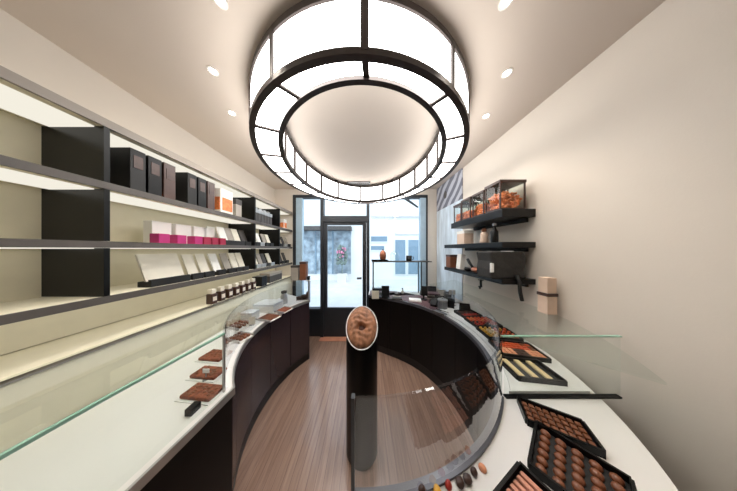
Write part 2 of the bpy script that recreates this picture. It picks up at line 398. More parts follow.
# right counter
AE0, AE1 = -91.5, 86
def outer_r(a):
    r0 = 1.31-ri(a)
    if a > 12:
        k = min(1, (a-12)/16)
        lim = min(1.24-RCX if True else 9, 9)/max(1e-6, math.cos(R(a)))
        lim2 = (2.56-RCY)/max(1e-6, math.sin(R(a)))
        return r0*(1-k)+min(lim, lim2)*k if True else r0
    lim = (1.255-RCX)/max(1e-6, math.cos(R(a)))
    return min(r0, lim)
rc = thing('display_counter', 'dark curved display counter with glass front on the right, reaching round to the camera', 'counter', (*polR(1.1, 0), 0))
n = 90
an = [AE0+(AE1-AE0)*i/n for i in range(n+1)]
inn = [polR(GR+.009, a) for a in an]; out = [polR(outer_r(a)-ri(a), a) for a in an]
MB().strip(inn, out, DZ-.03, DZ).build('worktop', M['deck'], rc, True)
MB().strip([polR(RI-.008, a) for a in an], [polR(GR+.008, a) for a in an], DZ-.032, DZ).build('edge_trim', M['trim'], rc, True)
NPAN = 9
for k in range(NPAN):
    a0 = AE0+(AE1-AE0)*k/NPAN+.12; a1 = AE0+(AE1-AE0)*(k+1)/NPAN-.12
    MB().strip(arcR(RI-.005, a0, a1, 12), arcR(RI+.01, a0, a1, 12), .10, DZ-.035).build('front_panel', M['panelb'], rc, True)
MB().strip(arcR(RI+.012, AE0, AE1, 90), [polR(outer_r(a)-ri(a)-.02, a) for a in an], .002, DZ-.031).build('carcass', M['panelb'], rc, True)
MB().strip(arcR(RI-.035+.03, AE0, AE1, 90), arcR(RI+.011, AE0, AE1, 90), .0, .098).build('plinth', M['kick'], rc, True)
# glass of the right counter: near open screen, then the closed case with its top
GS = -42.5
MB().strip(arcR(GR, AE0+.4, GS, 40), arcR(GR+.008, AE0+.4, GS, 40), DZ+.001, GZ-.005).build('glass_screen', M['cglass'], rc, True)
MB().strip(arcR(GR-.004, AE0+.0, AE0+.6, 2), arcR(GR+.012, AE0+.0, AE0+.6, 2), DZ+.001, GZ-.002).build('glass_post', M['frame'], rc, True)
MB().strip(arcR(GR-.006, AE0+.6, GS, 40), arcR(GR+.0135, AE0+.6, GS, 40), DZ, DZ+.008).build('glass_channel', M['trim'], rc, True)
MB().strip(arcR(GR, GS+.3, 30, 50), arcR(GR+.008, GS+.3, 30, 50), DZ+.001, GZ-.012).build('glass_screen', M['cglass'], rc, True)
aa_ = [GS+.3+(30-GS-.3)*i/50 for i in range(51)]
MB().strip([polR(GR, a) for a in aa_], [polR(outer_r(a)-ri(a)-.005, a) for a in aa_], GZ-.01, GZ-.002).build('glass_top', M['glass'], rc, True)
DY = polR(GR, GS)[1]
dx0 = polR(GR, GS)[0]+.02
MB().box(dx0, 1.24, DY-.004, DY+.004, DZ+.008, GZ-.012).build('glass_divider', M['glass'], rc, True)
ge_ = MB().box(dx0-.01, 1.245, DY-.006, DY+.006, GZ-.008, GZ-.003).build('glass_edge', M['greenedge'], rc, True)
tag(ge_, 'green polished edge of the glass top')
# raised white floor of the closed case
aa_ = [GS+2+(24-GS-2)*i/40 for i in range(41)]
MB().strip([(max(polR(RI+.05, a)[0], -9), max(polR(RI+.05, a)[1], DY+.009)) for a in aa_], [(polR(outer_r(a)-ri(a)-.02, a)[0], max(DY+.009, polR(outer_r(a)-ri(a)-.02, a)[1])) for a in aa_], DZ, DZ+.018).build('raised_floor', M['deck'], rc, True)
MB().box(dx0, 1.235, DY-.012, DY+.006, DZ, DZ+.008).build('divider_channel', M['black'], rc, True)
# plum mat by the register
aa_ = [19+(85-19)*i/24 for i in range(25)]
MB().strip([polR(RI+.02, a) for a in aa_], [polR(min(outer_r(a)-.02, 1.3), a) for a in aa_], DZ, DZ+.004).build('counter_mat', M['plum'], rc, True)

# left counter: curved part plus the straight wing beside the camera
lc = thing('display_counter', 'dark curved display counter with glass top on the left, below the wall shelves', 'counter', (*polL(1.05, 180), 0))
GRL = RL+.02
LA0, LA1 = 142.5, 226
kx, ky = polL(RL-.012, LA1)
n = 50
al = [LA0+(LA1-LA0)*i/n for i in range(n+1)]
inn = [polL(RL-.012, a) for a in al]+[(kx-.012, ky-.15), (kx-.03, ky-.35), (kx-.045, .12)]
ys = [p[1] for p in inn]
LBK = -1.262
out = [(LBK, 2.42-(2.42-.12)*(ys[0]-y)/(ys[0]-.12)) for y in ys]
MB().strip(inn, out, DZ-.03, DZ).build('worktop', M['deck'], lc, True)
e1 = [(x+.008, y) for x, y in inn]; e0 = [(x-.002, y) for x, y in inn]
MB().strip(e1, e0, DZ-.03, DZ+.006).build('edge_trim', M['silver'], lc, True)
for k in range(5):
    a0 = LA0+(LA1-LA0)*k/5+.15; a1 = LA0+(LA1-LA0)*(k+1)/5-.15
    MB().strip(arcL(RL-.008, a0, a1, 12), arcL(RL+.012, a0, a1, 12), .10, DZ-.034).build('front_panel', M['panel'], lc, True)
MB().strip([(kx-.006, ky-.004), (kx-.03, ky-.35), (kx-.05, .12)], [(kx-.026, ky-.004), (kx-.05, ky-.35), (kx-.07, .12)], .002, DZ-.034).build('wing_panel', M['panelb'], lc, True)
ob = [polL(RL+.014, a) for a in al]+[(kx-.03, ky-.15), (kx-.055, ky-.35), (kx-.075, .13)]
MB().strip(ob, [(x+.01, y) for x, y in out], .002, DZ-.031).build('carcass', M['panelb'], lc, True)
MB().strip(arcL(RL-.004, LA0, LA1, 40), arcL(RL+.013, LA0, LA1, 40), 0, .098).build('plinth', M['kick'], lc, True)
MB().strip(arcL(GRL, LA0+.3, LA1-1, 40), arcL(GRL+.008, LA0+.3, LA1-1, 40), DZ+.001, GZ-.012).build('glass_screen', M['cglass'], lc, True)
kgx, kgy = polL(GRL+.004, LA1-.6)
MB().strip([(kgx+.004, kgy), (kgx-.028, ky-.35), (kgx-.04, .14)], [(kgx-.004, kgy), (kgx-.036, ky-.35), (kgx-.048, .14)], DZ+.001, GZ-.012).build('glass_screen', M['glass'], lc, True)
MB().cyl((kgx, kgy), .006, DZ, GZ-.012, 10).build('glass_joint', M['silver'], lc, True)
gi = [polL(GRL, a) for a in al[:-1]]+[(kgx-.028, ky-.35), (kgx-.04, .14)]
ysg = [p[1] for p in gi]
go = [(-1.18, 2.36-(2.36-.14)*(ysg[0]-y)/(ysg[0]-.14)) for y in ysg]
MB().strip(gi, go, GZ-.011, GZ-.003).build('glass_top', M['glass'], lc, True)
MB().strip([(kgx+.006, kgy), (kgx-.026, ky-.35), (kgx-.04, .14)], [(kgx-.004, kgy), (kgx-.036, ky-.35), (kgx-.05, .14)], GZ-.0115, GZ-.0025).build('glass_edge', M['greenedge'], lc, True)
e0_ = polL(GRL-.01, LA0)
MB().box(e0_[0]-.005, e0_[0]+.015, e0_[1]-.02, e0_[1]+.02, DZ, GZ).build('glass_post', M['steel'], lc, True)

# ------------------------------------------------------------------ pod on its pedestal
px_, py_ = -.024, 1.157
PR = .119; ZM = .955; SL = .105/PR
t = thing('pedestal', 'round black pedestal with slanted top in the middle of the wooden floor', 'pedestal', (px_, py_, 0))
q = MB(); nseg = 64
bot = [q.bm.verts.new((PR*math.cos(2*PI*i/nseg), PR*math.sin(2*PI*i/nseg), .02)) for i in range(nseg)]
top = [q.bm.verts.new((v_.co.x, v_.co.y, ZM+SL*v_.co.y)) for v_ in bot]
for i in range(nseg): q.bm.faces.new((bot[i], bot[(i+1) % nseg], top[(i+1) % nseg], top[i]))
q.bm.faces.new(bot); q.bm.faces.new(top)
q.build('column', M['black'], t)
MB().cyl((0, 0), PR-.008, 0, .02, 48).build('foot_ring', M['kick'], t)
t = thing('cocoa_pod', 'large wrinkled brown cocoa pod half with a dark hollow, lying on the slanted black pedestal', 'cocoa pod', (px_, py_, ZM))
ang = math.atan(SL); SV = 1/math.cos(ang)
rotm = Matrix.Rotation(ang, 4, 'X')
q = MB(); rows = []
NA, NR = 72, 22
def podh(u, v_):
    r2 = min(1, u*u+v_*v_); az = math.atan2(v_, u)
    h = .05*math.sqrt(max(0, 1-r2))+.004*math.sin(26*v_+2.2*math.sin(5*u))*(1-r2)+.003*math.sin(17*u+9*v_)*(1-r2)
    h -= .05*math.exp(-(((u+.02)/.30)**2+((v_+.13)/.15)**2)**1.6)
    return h+.003
for j in range(1, NR+1):
    rr = j/NR
    rows.append([q.bm.verts.new(rotm @ Vector((PR*.97*rr*math.cos(2*PI*i/NA), PR*.97*SV*rr*math.sin(2*PI*i/NA), podh(rr*math.cos(2*PI*i/NA), rr*math.sin(2*PI*i/NA))))) for i in range(NA)])
c0 = q.bm.verts.new(rotm @ Vector((0, 0, podh(0, 0))))
for i in range(NA): q.bm.faces.new((c0, rows[0][i], rows[0][(i+1) % NA]))
for a_, b_ in zip(rows, rows[1:]):
    for i in range(NA): q.bm.faces.new((a_[i], b_[i], b_[(i+1) % NA], a_[(i+1) % NA]))
q.bm.faces.new(rows[-1])
q.build('husk', M['pod'], t, smooth=True)
q = MB(); r = bmesh.ops.create_icosphere(q.bm, subdivisions=3, radius=1)
for vv in r['verts']: vv.co = rotm @ Vector((-.002+vv.co.x*.042, -.13*PR*SV+vv.co.y*.026, .012+vv.co.z*.006))
q.build('hollow', M['podin'], t, smooth=True)
q = MB()
for i in range(64):
    pass
pts = [rotm @ Vector((PR*1.0*math.cos(2*PI*i/64), PR*SV*math.sin(2*PI*i/64), .006)) for i in range(65)]
q.tube(pts, .004, 8); o = q.build('rim', M['porcelain'], t, smooth=True); tag(o, 'white glossy rim around the pod')

# ------------------------------------------------------------------ left wall shelving
SX = -1.27
SH = [1.3, 1.572, 1.862, 2.17]      # middle heights of the boards
Y0, Y1 = .15, 2.625
sh = thing('wall_shelving', 'cream wall shelving with grey edged boards along the left wall', 'shelving', (WL+.16, 1.4, 0))
MB().box(WL+.001, WL+.012, Y0, Y1, 1.09, 2.19).build('back_panel', M['cream'], sh, True)
for z, hgt in zip(SH, (.034, .032, .034, .04)):
    bd = MB().box(WL+.012, SX-.012, Y0, Y1, z-hgt/2, z+hgt/2).build('board', M['cream'], sh, True)
    MB().box(SX-.012, SX, Y0, Y1, z-hgt/2, z+hgt/2).build('board_edge', M['fascia' if z > 2 else 'shelf'], bd, True)
    MB().box(WL+.05, SX-.05, Y0+.02, Y1-.02, z-hgt/2-.005, z-hgt/2).build('light_panel', M['led'], bd, True)
MB().box(WL+.06, WL+.08, Y0+.05, Y1-.05, 2.1905, 2.197).build('cove_light_strip', M['uplight'], sh, True)
for y in (.74, 1.74, 2.24):
    for z0, z1 in ((1.318, 1.555), (1.589, 1.844), (1.88, 2.149)):
        MB().box(WL+.013, SX-.003, y-.009, y+.009, z0, z1).build('divider', M['black'], sh, True)
cb = thing('base_cabinet', 'low cream cabinet with a ledge below the left wall shelves', 'cabinet', (WL+.16, 1.4, 0))
MB().box(WL+.002, SX-.008, Y0, Y1, .002, 1.062).build('carcass', M['cream'], cb, True)
ld = MB().box(WL+.002, SX-.006, Y0, Y1, 1.068, 1.085).build('ledge', M['cream'], cb, True)
MB().box(SX-.006, SX, Y0, Y1, 1.068, 1.085).build('ledge_edge', M['shelf'], ld, True)

# goods -- prototypes made once, then copied
def first_or_copy(store, key, make, loc, rz, label, group):
    if key not in store:
        o = make(); o.location = loc; o.rotation_euler.z = rz; o['label'] = label
        if group: o['group'] = group
        store[key] = o; return o
    return dup(store[key], loc, rz, label, group)
ST = {}
def card_box(cm, w=.085, h=.165, base='blackm', tilt=20):
    """a chocolate bar leaning back on a low stand; faces +X"""
    def mk():
        t = thing('chocolate_bar', '', 'chocolate bar')
        MB().obox((-.012-.5*h*math.sin(R(tilt)), 0, .03+.5*h*math.cos(R(tilt))), (.012, w, h), ry=-R(tilt), bev=.002).build('wrapper', M[cm], t)
        MB().box(-.055, .03, -w/2-.004, w/2+.004, 0, .034, .003).box(.012, .03, -w/2-.004, w/2+.004, .03, .046).build('stand', M[base], t)
        return t
    return mk
def flat_box(m_, sx, sy, sz, lidm=None, name='gift_box', cat='box'):
    def mk():
        t = thing(name, '', cat)
        MB().box(-sx/2, sx/2, -sy/2, sy/2, 0, sz*(.7 if lidm else 1), .003).build('body', M[m_], t)
        if lidm: MB().box(-sx/2-.002, sx/2+.002, -sy/2-.002, sy/2+.002, sz*.7, sz, .003).build('lid', M[lidm], t)
        return t
    return mk
TOPS = [z+h/2 for z, h in zip(SH, (.034, .032, .034, .04))]
fxs = lambda px, X=-1.33: atX(px, X)
ORD = ['first', 'second', 'third', 'fourth', 'fifth', 'sixth', 'seventh', 'eighth', 'ninth', 'tenth']
num = ['nearest', 'second nearest', 'third nearest', 'fourth nearest', 'fifth nearest', 'sixth nearest', 'seventh nearest', 'eighth nearest', 'ninth nearest', 'tenth nearest']
# lowest open shelf: leaning bars
k = 0
for px, cm in ((176, 'ivory'), (157, 'ivory')):
    first_or_copy(ST, 'c'+cm+'big', card_box(cm, .1, .18), (-1.32, fxs(px), TOPS[0]), 0,
        'tall ivory chocolate bar on black stand, cut off past the left edge, number %s' % ('one' if px == 176 else 'two'), 'leaning bars on the lowest left shelf')['label'] = \
        'large ivory leaning bar on the lowest left shelf, %s from the left' % ('second' if px == 176 else 'first')
for px, cm in ((195, 'ivory'), (207, 'ivory'), (219, 'white'), (229.5, 'greyc'), (237, 'ivory'), (243.5, 'ivory')):
    first_or_copy(ST, 'c'+cm, card_box(cm, .068, .17), (-1.32, fxs(px, -1.32), TOPS[0]), 0,
        '%s leaning bar on the lowest left shelf, %s from the left' % ({'ivory': 'ivory', 'white': 'white', 'greyc': 'grey'}[cm], ORD[k+2]), 'leaning bars on the lowest left shelf'); k += 1
k = 0
for px, cm in ((257, 'ivory'), (262, 'greyc'), (266, 'dgrey'), (271, 'ivory'), (282, 'dgrey'), (286, 'dgrey')):
    y = fxs(px, -1.32)
    first_or_copy(ST, 'c'+cm+'s', card_box(cm, .07, .15, 'silver' if cm != 'dgrey' else 'blackm'), (-1.32, y, TOPS[0]), 0,
        '%s bar on the lowest left shelf beyond the divider, %s there' % ({'ivory': 'ivory', 'greyc': 'grey', 'dgrey': 'black'}[cm], num[k]), 'bars at the far end of the lowest left shelf'); k += 1
# middle shelf: magenta boxes, cards
k = 0
for px, mm in ((160, 'magenta'), (178, 'magenta'), (195, 'magenta'), (204, 'crimson'), (212, 'crimson'), (220, 'crimson')):
    t = first_or_copy(ST, 'm'+mm, flat_box(mm, .06, .054, .06), (-1.318, fxs(px, -1.318), TOPS[1]), 0,
        '%s box on the middle left shelf, %s in the row' % ({'magenta': 'small magenta', 'crimson': 'small crimson'}[mm], num[k]), 'small bright boxes on the middle left shelf'); k += 1
k = 0
for px in (158, 180, 197, 206): 
    first_or_copy(ST, 'wb', flat_box('white', .06, .1, .15), (-1.43, fxs(px, -1.43), TOPS[1]), 0,
        'white upright box behind the small magenta boxes, %s on the middle left shelf' % num[k], 'white boxes behind the magenta boxes'); k += 1
k = 0
for px, cm in ((217, 'white'), (226, 'white'), (232.5, 'greyc'), (239, 'ivory'), (246, 'dgrey')):
    X = -1.4 if px < 225 else -1.33
    first_or_copy(ST, 'mc'+cm, card_box(cm, .072, .15), (X, fxs(px, X), TOPS[1]), 0,
        '%s pack leaning right of the crimson boxes, %s there' % ({'ivory': 'ivory', 'white': 'white', 'greyc': 'grey', 'dgrey': 'black'}[cm], num[k]), 'leaning packs on the middle left shelf'); k += 1
k = 0
for px, cm in ((256, 'ivory'), (260.5, 'white'), (266, 'greyc'), (270, 'ivory'), (280.5, 'greyc'), (284.5, 'dgrey'), (288, 'greyc')):
    first_or_copy(ST, 'mf'+cm, card_box(cm, .065, .14, 'silver' if k % 2 else 'blackm'), (-1.32, fxs(px, -1.32), TOPS[1]), 0,
        'small %s pack on the middle left shelf beyond the divider, %s there' % ({'ivory': 'ivory', 'white': 'white', 'greyc': 'grey', 'dgrey': 'black'}[cm], num[k]), 'packs at the far end of the middle left shelf'); k += 1
# top shelf
def binder(m_):
    def mk():
        t = thing('binder', '', 'binder')
        MB().box(-.1, .1, -.03, .03, 0, .235, .003).build('cover', M[m_], t)
        MB().box(.1, .102, -.018, .018, .13, .2).build('spine_label', M['choc'], t)
        return t
    return mk
k = 0
for y, m_ in ((.86, 'blackm'), (.93, 'black'), (1.0, 'choc'), (1.13, 'blackm'), (1.2, 'black'), (1.27, 'choc')):
    first_or_copy(ST, 'bi'+m_, binder(m_), (-1.40, y, TOPS[2]), 0, 'tall dark binder standing on the top left shelf, %s to the camera' % num[k], 'dark binders on the top left shelf'); k += 1
def candy_jar(s):
    def mk():
        t = thing('candy_box', '', 'box')
        MB().box(-.055*s, .05*s, -.055*s, .055*s, 0, .19*s, .004).build('carton', M['white'], t)
        MB().box(.05*s, .054*s, -.04*s, .045*s, .02*s, .12*s).build('picture_panel', M['orange'], t)
        MB().box(-.045*s, .045*s, -.055*s-.004, -.055*s, .02*s, .12*s).build('picture_panel', M['orange'], t)
        return t
    return mk
t = first_or_copy(ST, 'cj', candy_jar(1.12), (-1.335, fxs(221, -1.335), TOPS[2]), 0, 'tall white box with orange front near the left edge of the top shelf', None)
o = candy_jar(.8)(); o.location = (-1.34, 2.45, TOPS[2]); o['label'] = 'small white box with orange front at the window end of the top shelf'
o = flat_box('brownbox', .12, .07, .2, None)(); o.location = (-1.42, 1.36, TOPS[2]); o['label'] = 'brown box on the top left shelf between dark binders and orange fronted box'
o = flat_box('greyc', .1, .07, .18, 'dgrey')(); o.location = (-1.35, fxs(236, -1.33), TOPS[2]); o['label'] = 'grey box on the top left shelf just before the first black divider'
k = 0
for i, px in enumerate((254, 257.3, 260.5, 263.5, 266.3, 269)):
    first_or_copy(ST, 'tube', flat_box('dgrey', .055, .05, .15, 'silver', 'tea_tin', 'tin'), (-1.315, fxs(px, -1.315), TOPS[2]), 0,
        'dark tin with silver lid on the top left shelf, %s beyond the first divider' % num[k], 'silver lidded tins on the top left shelf'); k += 1
k = 0
for i, px in enumerate((254.5, 258, 261.2, 264, 267)):
    X = -1.4
    first_or_copy(ST, 'tubeb', flat_box('greyc', .055, .05, .2, 'silver', 'tea_tin', 'tin'), (X, 1.80+.085*i, TOPS[2]), 0,
        'tall grey tin in the back row beyond the divider, %s there' % num[k], 'tall grey tins on the top left shelf'); k += 1
# ledge: dark jars with cream tops
def sachet():
    t = thing('cocoa_jar', '', 'jar')
    MB().box(-.026, .026, -.024, .024, 0, .085, .006).build('body', M['choc'], t)
    MB().box(-.02, .02, -.018, .018, .085, .125, .006).build('cap', M['ivory'], t)
    MB().box(.026, .0275, -.016, .016, .025, .06).build('paper_label', M['ivory'], t)
    return t
for i in range(7):
    first_or_copy(ST, 'sach', sachet, (-1.305, 1.278+.077*i, 1.085), 0, 'small dark jar with cream cap on the low left ledge, %s in the row' % num[i], 'dark jars on the low left ledge')
o = flat_box('black', .12, .1, .12)(); o.location = (-1.34, 1.91, 1.085); o['label'] = 'black box on the low left ledge at the end of the jar row'
o = flat_box('dgrey', .14, .3, .13, 'greyc')(); o.location = (-1.37, 2.2, 1.085); o['label'] = 'long grey box on the low left ledge toward the window'

# ------------------------------------------------------------------ things on the left counter
def plate(name, label, cat, px, py, sx, sy, m_, rz=0, rim=False):
    x, y = P(px, py, DZ+.006)
    t = thing(name, label, cat, (x, y, DZ), rz)
    MB().box(-sx/2, sx/2, -sy/2, sy/2, 0, .006, .002).build('plate', M[m_], t)
    return t
def slab(label, px, py, sx, sy, rz, group='chocolate slabs on the left counter'):
    x, y = P(px, py, DZ+.02)
    t = thing('chocolate_slab', label, 'chocolate slab', (x, y, DZ), rz, group)
    MB().box(-sx/2, sx/2, -sy/2, sy/2, .004, .02, .005).build('slab', M['slab'], t)
    q = MB()
    for i in range(22): q.ball((random.uniform(-.42, .42)*sx, random.uniform(-.42, .42)*sy, .02), (.009, .007, .005), 1, .15)
    q.build('nut_topping', M['milk'], t)
    MB().box(-sx/2-.01, sx/2+.01, -sy/2-.01, sy/2+.01, 0, .004).build('paper_liner', M['paper'], t)
    return t
slab('nut studded chocolate slab on the left counter, the one nearest the camera', 203, 390, .16, .075, R(-6))
slab('nut studded chocolate slab on the left counter, second from the camera', 209, 371, .15, .075, R(-5))
slab('nut studded chocolate slab on the left counter, third from the camera', 216, 354, .15, .09, R(-6))
# metal price stand and small black tag near the edge
t = thing('price_stand', 'small steel price holder between the two nearest chocolate slabs', 'price holder', (*P(206, 380, DZ), DZ))
MB().cyl((0, 0), .014, 0, .006, 16).build('foot', M['steel'], t)
MB().cyl((0, 0), .0025, .006, .04, 8).build('stem', M['steel'], t)
MB().obox((0, 0, .05), (.035, .003, .022)).build('card', M['paper'], t)
o = MB().box(-.015, .015, -.02, .02, 0, .03, .003).build('tag_block', M['black'], loc=(*P(193, 412, DZ), DZ))
tag(o, 'small black block on the white counter at the lower left photo edge', 'block')
def pastry_dish(label, px, py, sx, sy, n_, m_, hh=.02):
    x, y = P(px, py, DZ+.02)
    t = thing('serving_tray', label, 'tray', (x, y, DZ), R(-15), 'serving trays on the left counter')
    MB().box(-sx/2, sx/2, -sy/2, sy/2, 0, .008, .003).build('base', M['white'], t)
    for s in (-1, 1):
        MB().box(-sx/2, sx/2, s*sy/2-.004, s*sy/2+.004, .006, .022).build('rim', M['silver'], t)
    return t, x, y
GP = {}
def piece(kind, m_):
    key = kind+m_
    if key not in GP:
        q = MB()
        if kind == 'dome':
            q.lathe([(0, 0), (.0125, 0), (.0135, .004), (.012, .010), (.007, .0145), (0, .0155)], 14); nm = 'bonbon'
        elif kind == 'square':
            q.box(-.0125, .0125, -.0125, .0125, 0, .013, .003); nm = 'praline'
        elif kind == 'mini':
            q.box(-.0085, .0085, -.009, .009, 0, .013, .003); nm = 'praline'
        elif kind == 'stick':
            q.box(-.027, .027, -.007, .007, 0, .013, .005); nm = 'chocolate_stick'
        elif kind == 'egg':
            q.lathe([(0, 0), (.007, .001), (.0125, .007), (.0135, .013), (.0105, .021), (.005, .0255), (0, .027)], 14, ex=1, ey=.85); nm = 'bonbon'
        elif kind == 'rock':
            q.ball((0, 0, .011), (.017, .014, .012), 2, .08); nm = 'chocolate_rocher'
        elif kind == 'biscuit':
            q.box(-.014, .014, -.009, .009, 0, .012, .004); nm = 'biscuit'
        GP[key] = [q.build(nm, M[m_], smooth=kind in ('dome', 'egg', 'rock')), False]
    return GP[key]
def put(kind, m_, loc, rz, label, cat, group):
    e = piece(kind, m_)
    if not e[1]: o = e[0]; e[1] = True
    else: o = e[0].copy(); COL.objects.link(o)
    o.location = loc; o.rotation_euler.z = rz
    o['label'] = label; o['category'] = cat
    if group: o['group'] = group
    return o
for li, (label, px, py, sx, sy, nx, ny, kind, m_, what) in enumerate((
    ('white tray of brown rochers on the left counter behind the glass joint', 240, 324, .16, .14, 4, 3, 'rock', 'milk', 'brown rocher heaped on the tray behind the left glass joint'),
    ('white tray of brown pieces on the left counter close behind the glass joint', 240, 336, .15, .11, 4, 3, 'rock', 'milk', 'brown rocher on the left tray nearest the glass joint'),
    ('white tray of brown squares on the left counter toward the window', 269, 316.5, .18, .14, 5, 4, 'square', 'milk', 'milk chocolate square on the left tray toward the window'),
    ('white tray of dark squares on the left counter, farthest tray', 284, 309, .13, .14, 4, 4, 'square', 'slab', 'dark nutty square on the farthest left tray'))):
    t, x, y = pastry_dish(label, px, py, sx, sy, 0, m_)
    c, s = math.cos(R(-15)), math.sin(R(-15))
    for i in range(nx):
        for j in range(ny):
            u, w_ = (-.5+(i+.5)/nx)*(sx-.02), (-.5+(j+.5)/ny)*(sy-.025)
            put(kind, m_, (x+c*u-s*w_, y+s*u+c*w_, DZ+.008), R(-15)+random.uniform(-.2, .2), what, 'chocolate', what.split(' on ')[0]+'s, left tray %d' % (li+1))
def stand_card(label, px, py, w, h, m_='paper'):
    x, y = P(px, py, DZ)
    t = thing('sign_card', label, 'sign', (x, y, DZ), R(30))
    MB().obox((0, 0, h/2+.004), (w, .004, h), rx=R(-8)).build('card', M[m_], t)
    MB().box(-w*.4, w*.4, -.015, .02, 0, .006).build('foot', M['steel'], t)
stand_card('cream standing card among the trays on the left counter', 252, 325, .05, .07, 'ivory')
t = thing('white_carton', 'flat white carton in the left glass case behind the brown trays', 'carton', (-1.14, 1.78, DZ), R(-5))
MB().box(-.12, .12, -.09, .09, 0, .07, .004).build('body', M['white'], t); MB().box(-.122, .122, -.092, .092, .07, .095, .004).build('lid', M['porcelain'], t)
t = thing('white_carton', 'small white carton at the back of the left glass case', 'carton', (-1.185, 1.55, DZ), R(-5))
MB().box(-.06, .06, -.05, .05, 0, .06, .004).build('body', M['white'], t); MB().box(-.062, .062, -.052, .052, .06, .08, .004).build('lid', M['porcelain'], t)
t = thing('glass_jar', 'tall silver grey jar in the left glass case near the window', 'jar', (*P(284, 303.5, DZ), DZ))
MB().lathe([(0, 0), (.04, 0), (.043, .01), (.04, .1), (.03, .12), (.03, .14), (0, .14)], 20).build('body', M['silver'], t, smooth=True)
MB().lathe([(0, .14), (.034, .14), (.034, .165), (0, .17)], 20).build('lid', M['dgrey'], t)
t = thing('chocolate_shoe', 'dark chocolate shoe figure at the window end of the left case', 'figure', (*P(303, 299.5, DZ), DZ), R(10))
MB().box(-.085, .085, -.03, .03, 0, .012, .004).build('sole', M['choc'], t)
MB().ball((-.05, 0, .028), (.045, .028, .024), 2).ball((.02, 0, .04), (.06, .026, .035), 2).ball((.062, 0, .065), (.026, .024, .05), 2).build('upper', M['choc'], t, smooth=True)
# on top of the left glass, window end
zt = GZ-.003
t = thing('display_box', 'brown upright box standing on the window end of the left glass case', 'box', (-.84, 2.06, zt))
MB().box(-.042, .042, -.04, .04, 0, .22, .004).build('body', M['brownbox'], t); MB().box(-.044, .044, -.042, .042, .22, .25, .004).build('lid', M['choc'], t)
t = thing('display_box', 'grey upright box left of the brown box on the glass case', 'box', (-.95, 2.06, zt))
MB().box(-.05, .05, -.04, .04, 0, .19, .004).build('body', M['greyc'], t); MB().box(-.052, .052, -.042, .042, .17, .2, .004).build('lid', M['dgrey'], t)
t = thing('cup', 'small black cup with pale saucer right of the brown box', 'cup', (-.755, 2.0, zt))
MB().lathe([(0, .002), (.03, .002), (.034, .008), (0, .008)], 18).build('saucer', M['white'], t)
MB().lathe([(0, .008), (.016, .008), (.026, .06), (.023, .06), (.014, .014), (0, .014)], 18).build('bowl', M['black'], t, smooth=True)

# ------------------------------------------------------------------ trays in the right case
FZ = DZ+.018
def tray(label, x, y, sx, sy, z, rz, group):
    t = thing('chocolate_tray', label, 'tray', (x, y, z), rz, group)
    MB().box(-sx/2, sx/2, -sy/2, sy/2, 0, .006).build('base', M['blackm'], t)
    q = MB()
    for s in (-1, 1):
        q.box(-sx/2, sx/2, s*sy/2-.004, s*sy/2+.004, 0, .026); q.box(s*sx/2-.004, s*sx/2+.004, -sy/2+.004, sy/2-.004, 0, .026)
    q.build('rim', M['black'], t)
    return t
def fill(x, y, z, rz, sx, sy, rows, spec, labels, group):
    """rows: list of (u0,u1,nu,nv); spec picks kind+material"""
    c, s = math.cos(rz), math.sin(rz)
    for sp in spec:
        u0, u1, v0, v1, nu, nv, kind, m_ = sp[:8]; label, cat = sp[-2], sp[-1]
        for i in range(nu):
            for j in range(nv):
                u = u0+(u1-u0)*(i+.5)/nu; w_ = v0+(v1-v0)*(j+.5)/nv
                if isinstance(m_, (list, tuple)): mm_, ll_ = random.choice(m_)
                else: mm_, ll_ = m_, label
                put(kind, mm_, (x+c*u-s*w_, y+s*u+c*w_, z+.006), rz+random.uniform(-.06, .06), ll_, cat, group+', '+mm_)
GRP = 'black trays in the right glass case'
# A: cream biscuits in three rows, nearest tray behind the divider
def ctr(px, py, z=FZ+.02): return P(px, py, z)
x, y = .935, .858
tray('black tray with three rows of cream biscuits, nearest in the right glass case', x, y, .22, .15, FZ, R(-8), GRP)
fill(x, y, FZ, R(-8), .22, .15, 0, [(-.092+.066*k, -.062+.066*k, -.07, .07, 1, 9, 'biscuit', 'cream_b', 'cream biscuit in the three row tray nearest the glass divider', 'biscuit') for k in range(3)], 0, 'cream biscuits in the nearest case tray')
x, y = 1.04, 1.03
tray('black tray of peach biscuits and dark squares, second in the right glass case', x, y, .25, .165, FZ, R(-12), GRP)
fill(x, y, FZ, R(-12), .25, .165, 0, [(-.12, -.03, -.078, 0, 3, 3, 'square', 'peach', 'peach square in the front half of the second case tray', 'biscuit'),
     (-.03, .04, -.078, 0, 3, 3, 'square', 'choc', 'dark square in the middle of the second case tray', 'praline'), (.04, .12, -.078, 0, 3, 3, 'square', 'peach', 'peach square in the front half of the second case tray', 'biscuit'),
     (-.12, .12, .004, .078, 8, 3, 'biscuit', [('vermil', 'orange piece in the back half of the second case tray'), ('vermil', 'orange piece in the back half of the second case tray'), ('milk', 'brown piece in the back half of the second case tray')], 'candy')], 0, 'second case tray pieces')
x, y = 1.085, 1.225
tray('black tray of yellow and orange bonbons, third in the right glass case', x, y, .235, .165, FZ, R(-6), GRP)
